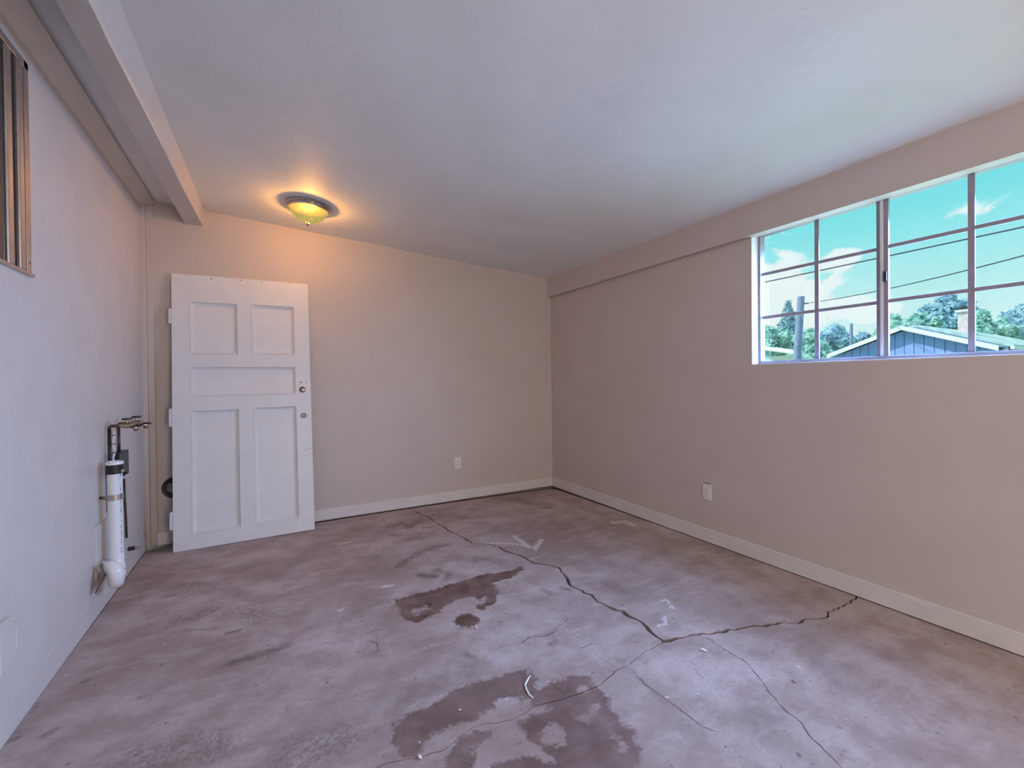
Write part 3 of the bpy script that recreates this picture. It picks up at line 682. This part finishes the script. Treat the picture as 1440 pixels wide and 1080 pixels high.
# water supply: two risers and bibbs
zt, zb2 = un(170, 634, 0, XL+.02)[2], un(170, 668, 0, XL+.02)[2]
def riser(label, px0, z0, z1, reach, m):
    q = un(px0, 620, 0, XL+.022); yv = q[1]
    o = empty('laundry_tap', (XL+.022, yv, z0)); tag(o, label, 'tap')
    L = lambda pts: [(x-(XL+.022), yy-yv, z-z0) for x, yy, z in pts]
    MB().tube(L([(XL+.022, yv, z0), (XL+.022, yv, z1-.012)]+[tuple(v) for v in arc((XL+.036, yv, z1-.014), .014, math.pi, math.pi/2, (1, 0, 0), (0, 0, 1), 6)]+[(XL+.036+reach*.3, yv, z1)]), .0085, 12).build('riser_pipe', m, o, smooth='full')
    xb_ = XL+.036+reach*.25
    MB().tube(L([(xb_, yv, z1), (xb_+reach*.2, yv, z1), (xb_+reach*.35, yv, z1), (xb_+reach*.6, yv, z1-.002), (xb_+reach*.75, yv, z1-.012), (xb_+reach*.8, yv, z1-.034)]), [.009, .014, .016, .014, .0125, .012], 14).build('tap_body', m_brass, o, smooth='full')
    MB().tube(L([(xb_+reach*.38, yv, z1), (xb_+reach*.38, yv, z1+.034)]), .006, 10).build('stem', m_brass, o, smooth=True)
    hd = MB().lathe([(0, .034), (.020, .031), (.025, .035), (.024, .041), (.012, .043), (0, .043)], 16, L([(xb_+reach*.38, yv, z1)])[0])
    hd.build('handle', m_dark, o, smooth=True)
    MB().tube(L([(xb_+reach*.55, yv-.004, z1-.006), (xb_+reach*1.05, yv-.012, z1-.004)]), [.010, .004], 8).build('spout', m_dark, o, smooth=True)
    return o
riser('brass laundry tap on a black wall riser directly above the white standpipe', 154, .70, .985, .10, m_dark)
riser('brass laundry tap on a brown copper riser above the open black box', 167, zt-.001, .985, .11, m_copper)
# braided hose beside the first riser
q = un(159.5, 620, 0, XL+.03)
hp = [(XL+.03+.003*math.sin(i*1.3), q[1]+.002*math.cos(i), .955-.27*i/14) for i in range(15)]
ho = MB().tube(hp, .006, 10).build('supply_hose', m_outlet, smooth='full'); tag(ho, 'thin pale supply hose running down between the two laundry tap risers', 'hose')
for i in range(5):
    zc = .93-.05*i
    MB().lathe([(.0055, zc-.003), (.0085, zc-.002), (.0085, zc+.002), (.0055, zc+.003)], 12, (hp[int((.96-zc)/.27*14)][0], hp[int((.96-zc)/.27*14)][1], 0)).build('hose_clip', m_dark, ho, smooth=True)
# open black box on the wall
e0, e1 = un(163, 650, 0, XL+.03), un(177, 650, 0, XL+.03)
zt, zb2 = un(170, 634, 0, XL+.02)[2], un(170, 668, 0, XL+.02)[2]
eb = empty('electrical_box', (XL, (e0[1]+e1[1])/2, zb2)); tag(eb, 'open black box on the left wall beside the top of the white standpipe', 'electrical box')
hy = (e1[1]-e0[1])/2; hz = zt-zb2
MB().box(-.002, .004, -hy, hy, 0, hz).build('box_back', m_black, eb)
MB().box(.0, .045, hy-.006, hy, 0, hz).build('box_side', m_plug, eb, bevel=.001); MB().box(.0, .045, -hy, -hy+.006, 0, hz).build('box_side', m_black, eb)
MB().box(.0, .045, -hy+.006, hy-.006, hz-.006, hz).build('box_top', m_black, eb); MB().box(.0, .045, -hy+.006, hy-.006, 0, .006).build('box_bottom', m_black, eb)
MB().box(.004, .02, -.03, .03, .03, hz-.03).build('device', m_black, eb, bevel=.003)
# capped stub near the floor
q = un(180, 772, 0, XL)
so = empty('pipe_stub', (XL, q[1], q[2])); tag(so, 'short black pipe stub with a grey cap low on the left wall', 'pipe')
MB().tube([(0, 0, 0), (.035, 0, 0)], .013, 16).build('stub', m_black, so, smooth=True); MB().tube([(.033, 0, 0), (.060, 0, .001)], .010, 16).build('cap', m_alu, so, smooth=True)
# dark cable hanging to the right of the standpipe
q0, q1 = un(176, 700, 0, XL+.012), un(178, 757, 0, XL+.012)
tag(MB().tube([(XL+.008, q0[1], q0[2]+.12), (XL+.010, q0[1], q0[2]), (XL+.012, (q0[1]+q1[1])/2, (q0[2]+q1[2])/2), (XL+.010, q1[1]+.01, q1[2])], .0065, 8).build('cable', m_dark, smooth='full'), 'dark cable hanging down the left wall behind the standpipe', 'cable')
# round duct hole in the back wall, half hidden by the door
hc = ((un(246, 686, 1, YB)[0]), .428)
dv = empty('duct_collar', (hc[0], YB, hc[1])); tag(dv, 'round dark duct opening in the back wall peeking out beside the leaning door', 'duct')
MB().lathe([(.080, .001), (.080, -.010), (.074, -.014), (.062, -.012), (.060, .0)], 36, (0, 0, 0), 'y').build('rim', m_black, dv, smooth=True)
MB().lathe([(.061, -.001), (.0, -.001)], 36, (0, 0, 0), 'y').build('duct_shade_disc', m_black, dv)  # flat black disc, the shade inside the duct put in as colour
MB().lathe([(0, -.016), (.026, -.016), (.034, -.012), (.040, -.001)], 24, (-.014, 0, 0), 'y').build('duct_core', m_pink, dv, smooth=True)

# ------------------------------------------------------------------ scraps on the floor
def scrap(name, px, r, label, cat, m=m_white):
    P = [un(a, b, 2, 0.0) for a, b in px]
    pts = [(p[0], p[1], float(zf(p[0], p[1]))+r*.8+.001) for p in P]
    rad = [r*.5]+[r]*(len(pts)-2)+[r*.4]
    tag(MB().tube(pts, rad, 8).build(name, m, smooth='full'), label, cat)
scrap('plastic_shaving', [(746, 950), (742, 956), (738.5, 963), (740, 969), (744, 977), (750, 982)], .0035, 'curled white plastic shaving lying on the dark brown floor stain', 'shaving')
scrap('white_scrap', [(984, 914), (989, 914.5), (994, 917)], .006, 'white sliver of trim lying beside the junction of the floor cracks', 'scrap')
scrap('twig', [(1113, 957), (1120, 961)], .004, 'short dark twig lying on bare concrete right of the hairline crack', 'twig', m_wood)
scrap('plaster_crumb', [(669, 880), (670, 884)], .006, 'white plaster crumb lying on the small round floor stain', 'crumb')
scrap('plaster_crumb', [(588, 1062), (590, 1065), (593, 1067)], .005, 'white plaster crumb lying in the thin crack near the left end of the big stain', 'crumb')
scrap('plaster_crumb', [(645, 998), (648, 999)], .005, 'white plaster crumb in the middle of the wide left-hand floor stain', 'crumb')

# ------------------------------------------------------------------ outside
GZ = -.15
m_grass = mat('lawn', (.20, .30, .12), .9, var=.25, vscale=.6, bump=.6, bscale=20)
m_blue = mat('blue_siding', (.27, .42, .92), .7, var=.05, vscale=2)
m_fascia = mat('white_fascia', (.92, .94, .95), .5)
m_roof = mat('grey_green_shingles', (.46, .60, .58), .9, bump=.6, bscale=14, var=.2, vscale=3)
m_metal = mat('blue_grey_roofing', (.34, .46, .74), .6, var=.06, vscale=2)
m_brick = mat('pale_chimney_brick', (.72, .60, .62), .85, bump=.5, bscale=16, var=.15, vscale=6)
m_pole = mat('weathered_pole', (.28, .34, .56), .85, var=.15, vscale=8)
m_wire = mat('wire', (.05, .08, .12), .6)
m_nroof = mat('pale_roof', (.85, .83, .78), .8, var=.1, vscale=2)
tag(MB().box(XR+TH+.02, 90, -40, 70, GZ-.2, GZ).build('ground', m_grass), 'green lawn outside the window', 'lawn', kind='structure')

# blue gabled house
HX, HPY, HPZ, HW, PITCH_R = 22.0, 7.66, 3.22, 2.62, .375
hs = empty('blue_house', (HX, HPY, GZ)); tag(hs, 'low blue board-clad house with white gable trim and grey shingle roof outside the window', 'house')
ez = HPZ-GZ-HW*PITCH_R; pz = HPZ-GZ
wy = HW-.22
mb = MB(); P = [(-wy, 0), (wy, 0), (wy, pz-wy*PITCH_R-.16), (0, pz-.16), (-wy, pz-wy*PITCH_R-.16)]
mb.add([(0.35, yy, zz) for yy, zz in P]+[(11, yy, zz) for yy, zz in P], [(0, 1, 2, 3, 4), (9, 8, 7, 6, 5)]+[(i, (i+1) % 5, 5+(i+1) % 5, 5+i) for i in range(5)])
mb.build('walls', m_blue, hs)
bw = .30; yy = -wy
while yy < wy-.05:
    y1 = min(yy+bw, wy); top = lambda q: pz-abs(q)*PITCH_R-.17
    pts = [(yy+.012, 0), (y1-.012, 0), (y1-.012, top(y1-.012))]+([(0, top(0))] if yy < 0 < y1 else [])+[(yy+.012, top(yy+.012))]
    nn = len(pts)
    MB().add([(.30, a, b) for a, b in pts]+[(.352, a, b) for a, b in pts], [tuple(range(nn)), tuple(range(2*nn-1, nn-1, -1))]+[(i, (i+1) % nn, nn+(i+1) % nn, nn+i) for i in range(nn)]).build('siding_board', m_blue, hs)
    yy += bw
MB().box(.25, .31, -wy, wy, ez-.30, ez-.27).build('belt_trim', m_metal, hs)
for s in (-1, 1):
    ye = s*HW
    def slope(x0, x1, up0, up1, over=0.0, name='roof', m=m_roof):
        yo = s*(HW+over); zo = ez-over*PITCH_R
        return MB().hexa([(x0, 0, pz+up0), (x0, 0, pz+up1), (x0, yo, zo+up0), (x0, yo, zo+up1), (x1, 0, pz+up0), (x1, 0, pz+up1), (x1, yo, zo+up0), (x1, yo, zo+up1)]).build(name, m, hs)
    slope(.06, 1.25, -.04, .0, .0, 'porch_roof', m_metal)
    slope(1.25, 11.4, .02, .12, .12)
    slope(0, .06, -.16, .01, .03, 'rake_board', m_fascia)
    MB().box(1.2, 11.4, (ye+s*.10)-.05, (ye+s*.10)+.05, ez-.09, ez+.03).build('gutter', m_fascia, hs)
MB().box(.9, 1.0, -HW+.02, -HW+.10, 0, ez-.1).build('downspout', m_fascia, hs)
MB().box(1.0, 1.15, -HW-.02, -HW+.08, 0, ez-.05).build('corner_post', m_fascia, hs)
MB().box(1.2, 11, -HW+.10, -HW+.16, 0, ez-.1).build('side_wall', m_blue, hs)
ch = MB().box(3.85, 4.25, -.93, -.58, pz-.55, pz+.72).build('chimney', m_brick, hs, bevel=.01)
MB().box(3.78, 4.32, -1.0, -.51, pz+.72, pz+.80).build('chimney_cap', m_fascia, ch); MB().box(3.92, 4.18, -.86, -.65, pz+.80, pz+.93).build('flue', m_dark, ch)
MB().hexa([(3.6, -.45, pz-.10), (3.6, -.45, pz+.0), (3.6, -1.1, pz-.36), (3.6, -1.1, pz-.22), (4.4, -.45, pz-.10), (4.4, -.45, pz-.02), (4.4, -1.1, pz-.36), (4.4, -1.1, pz-.26)]).build('flashing', m_brick, ch)

# pale roofed neighbour behind the pole
nb = empty('neighbour_house', (28.5, 17.3, GZ)); tag(nb, 'small pale-roofed building low behind the utility pole', 'house')
MB().box(0, 3, -2.2, 3, 0, 2.75).build('walls', m_fascia, nb)
MB().hexa([(-.4, -2.6, 2.72), (-.4, -2.6, 2.80), (-.4, .6, 3.4), (-.4, .6, 3.5), (3, -2.6, 2.72), (3, -2.6, 2.80), (3, .6, 3.4), (3, .6, 3.5)]).build('roof', m_nroof, nb)
MB().hexa([(-.4, .6, 3.4), (-.4, .6, 3.5), (-.4, 3.6, 2.75), (-.4, 3.6, 2.83), (3, .6, 3.4), (3, .6, 3.5), (3, 3.6, 2.75), (3, 3.6, 2.83)]).build('roof', m_nroof, nb)

# utility pole and lines
top, bot = un(1126.5, 417, 0, 24), un(1121, 505, 0, 24)
dirp = (bot-top); base_p = top+dirp*((GZ-top[2])/dirp[2])
up_ = empty('utility_pole', tuple(base_p)); tag(up_, 'weathered wooden utility pole leaning slightly in front of the trees', 'utility pole')
tp = Vector(top)-Vector(base_p)
MB().tube([(0, 0, -.1), tuple(tp*.5), tuple(tp)], [.20, .18, .16], 14).build('pole', m_pole, up_, smooth=True)
MB().tube([tuple(tp*.93), tuple(tp*.93+Vector((0, -.45, 0)))], .035, 8).build('bracket', m_wire, up_)
MB().lathe([(0, -.06), (.05, -.05), (.06, 0), (.05, .05), (0, .06)], 12, tuple(tp*.93+Vector((0, -.47, 0)))).build('insulator', m_fascia, up_, smooth=True)
def wire(name, a, b, sagz, r, label):
    a, b = Vector(a), Vector(b); pts = [a.lerp(b, i/24)-Vector((0, 0, sagz*4*(i/24)*(1-i/24))) for i in range(25)]
    tag(MB().tube(pts, r, 6).build(name, m_wire, smooth='full'), label, 'power line')
a1_, a2_ = un(1060, 399.5, 0, 16), un(1440, 318, 0, 16); dd = a2_-a1_
wire('power_line', a1_-dd*.5, a2_+dd*.6, .02, .022, 'upper dark power line crossing high over the blue house')
q1, q2 = np.array(up_.location)+np.array(tp*.93)+np.array((0, -.47, 0)), un(1440, 350, 0, 17)
wire('power_line', q1, q2+(q2-q1)*.35, .22, .019, 'lower dark power line strung from the wooden utility pole')
f0, f1 = un(1197, 455, 0, 40), un(1196, 486, 0, 40)
tag(MB().tube([(f0[0], f0[1], GZ), tuple(f0)], [.14, .11], 8).build('far_pole', m_pole, smooth=True), 'thin distant pole standing among the trees left of the blue house', 'pole')

# trees: trunk + crown of many small leaves
def leaf_mat(name, c1, c2):
    m = bpy.data.materials.new(name); m.use_nodes = True; t = NT(m.node_tree)
    geo = t.n('ShaderNodeNewGeometry').outputs['Position']
    c = t.mix(t.ramp(t.noise(geo, 2.2, 4), .35, .65), c1, c2)
    b = t.n('ShaderNodeBsdfPrincipled', {'Base Color': c, 'Roughness': .7})
    tl = t.n('ShaderNodeBsdfTranslucent', {'Color': c})
    mx = t.n('ShaderNodeMixShader', {0: .35, 1: b.outputs[0], 2: tl.outputs[0]})
    t.n('ShaderNodeOutputMaterial', {'Surface': mx.outputs[0]}); return m
lf = [leaf_mat('leaves_green', (.30, .60, .54), (.72, .96, .90)), leaf_mat('leaves_blue_green', (.26, .50, .64), (.62, .84, .92)), leaf_mat('needles', (.22, .44, .56), (.52, .74, .84))]
m_bark = mat('bark', (.14, .13, .13), .9)
def tree(name, px, py_top, half_px, X, label, kind=0, blobs=16, leaves=4480, low=2.0, cone=False):
    top = un(px, py_top, 0, X); hw = abs(un(px+half_px, 480, 0, X)[1]-un(px-half_px, 480, 0, X)[1])/2
    H = top[2]-GZ; o = empty(name, (X, top[1], GZ)); tag(o, label, 'tree', None)
    MB().tube([(0, 0, -.1), (.1, .05, H*.4), (0, 0, H*.75)], [.22, .16, .06], 8).build('trunk', m_bark, o, smooth=True)
    C_, R_ = [], []
    if cone:
        for i in range(16):
            f = i/15; C_.append((0, 0, H*(.12+.84*f))); R_.append((hw*(1.0-.93*f)+.1, hw*(1.0-.93*f)+.1, H*.05+.1))
    else:
        C_.append((0, 0, H*.60)); R_.append((hw*.75, hw*.75, H*.34))
        for i in range(blobs):
            a = rng.uniform(0, 2*math.pi); f = rng.uniform(.35, .86); rr = rng.uniform(.30, .48)*hw
            q_ = rng.uniform(.45, 1.0); C_.append((math.cos(a)*hw*.85*q_, math.sin(a)*hw*.85*q_, min(H*(.30+.66*f), H-rr*.9-hw*.35*q_*q_))); R_.append((rr, rr, rr*.9))
        C_.append((0, 0, H-hw*.3)); R_.append((hw*.34, hw*.34, hw*.3))
    vol = np.array([r[0]*r[1]+r[0]*r[2] for r in R_]); vol /= vol.sum()
    pick = rng.choice(len(C_), leaves, p=vol); d = rng.normal(0, 1, (leaves, 3)); d /= np.linalg.norm(d, axis=1)[:, None]
    pos = np.array(C_)[pick]+d*np.array(R_)[pick]*rng.uniform(.72, 1.08, (leaves, 1))
    n1 = rng.normal(0, 1, (leaves, 3)); n1 /= np.linalg.norm(n1, axis=1)[:, None]; n2 = np.cross(n1, d+.01); n2 /= np.linalg.norm(n2, axis=1)[:, None]+1e-9
    sz = rng.uniform(.10, .21, (leaves, 1))*X/34
    V = np.stack([pos-n1*sz, pos+n2*sz*.5, pos+n1*sz, pos-n2*sz*.5], 1).reshape(-1, 3)
    me = bpy.data.meshes.new('foliage'); me.from_pydata(V.tolist(), [], np.arange(leaves*4).reshape(-1, 4).tolist()); me.materials.append(lf[kind])
    fo = bpy.data.objects.new('foliage', me); COL.objects.link(fo); fo.parent = o
tree('conifer_tree', 1108, 424, 32, 41, 'tall pointed blue-green conifer behind the utility pole', 2, cone=True, leaves=9100)
tree('leafy_tree', 1082, 458, 30, 36.5, 'rounded green tree at the foot of the pointed conifer', 0, leaves=5880)
tree('leafy_tree', 1139, 462, 26, 33.5, 'small green tree between the utility pole and the dome-shaped tree', 0, leaves=5320)
tree('leafy_tree', 1175, 457, 36, 45, 'broad dome-shaped blue-green tree beside the thin distant pole', 1, leaves=7699, blobs=20)
tree('leafy_tree', 1156, 479, 22, 26, 'low pale green tree in front of the dome-shaped tree', 0, leaves=4480)
tree('leafy_tree', 1214, 468, 26, 53, 'small blue-green tree just right of the thin distant pole', 1, leaves=4760)
tree('leafy_tree', 1256, 442, 34, 37, 'mid-sized green tree right above the peak of the blue gable', 0, leaves=6720, blobs=20)
tree('leafy_tree', 1292, 440, 30, 42, 'bushy green tree between the gable peak and the tallest leafy tree', 0, leaves=6440, blobs=20)
tree('leafy_tree', 1330, 413, 42, 47, 'tallest leafy blue-green tree rising behind the chimney of the blue house', 1, leaves=9800, blobs=24)
tree('leafy_tree', 1382, 436, 24, 37, 'slim green tree standing right of the chimney', 0, leaves=4760)
tree('leafy_tree', 1406, 448, 28, 41, 'low green tree between the slim tree and the large round one', 0, leaves=5040)
tree('leafy_tree', 1440, 428, 44, 46, 'large round blue-green tree over the right end of the shingle roof', 1, leaves=9100, blobs=24)
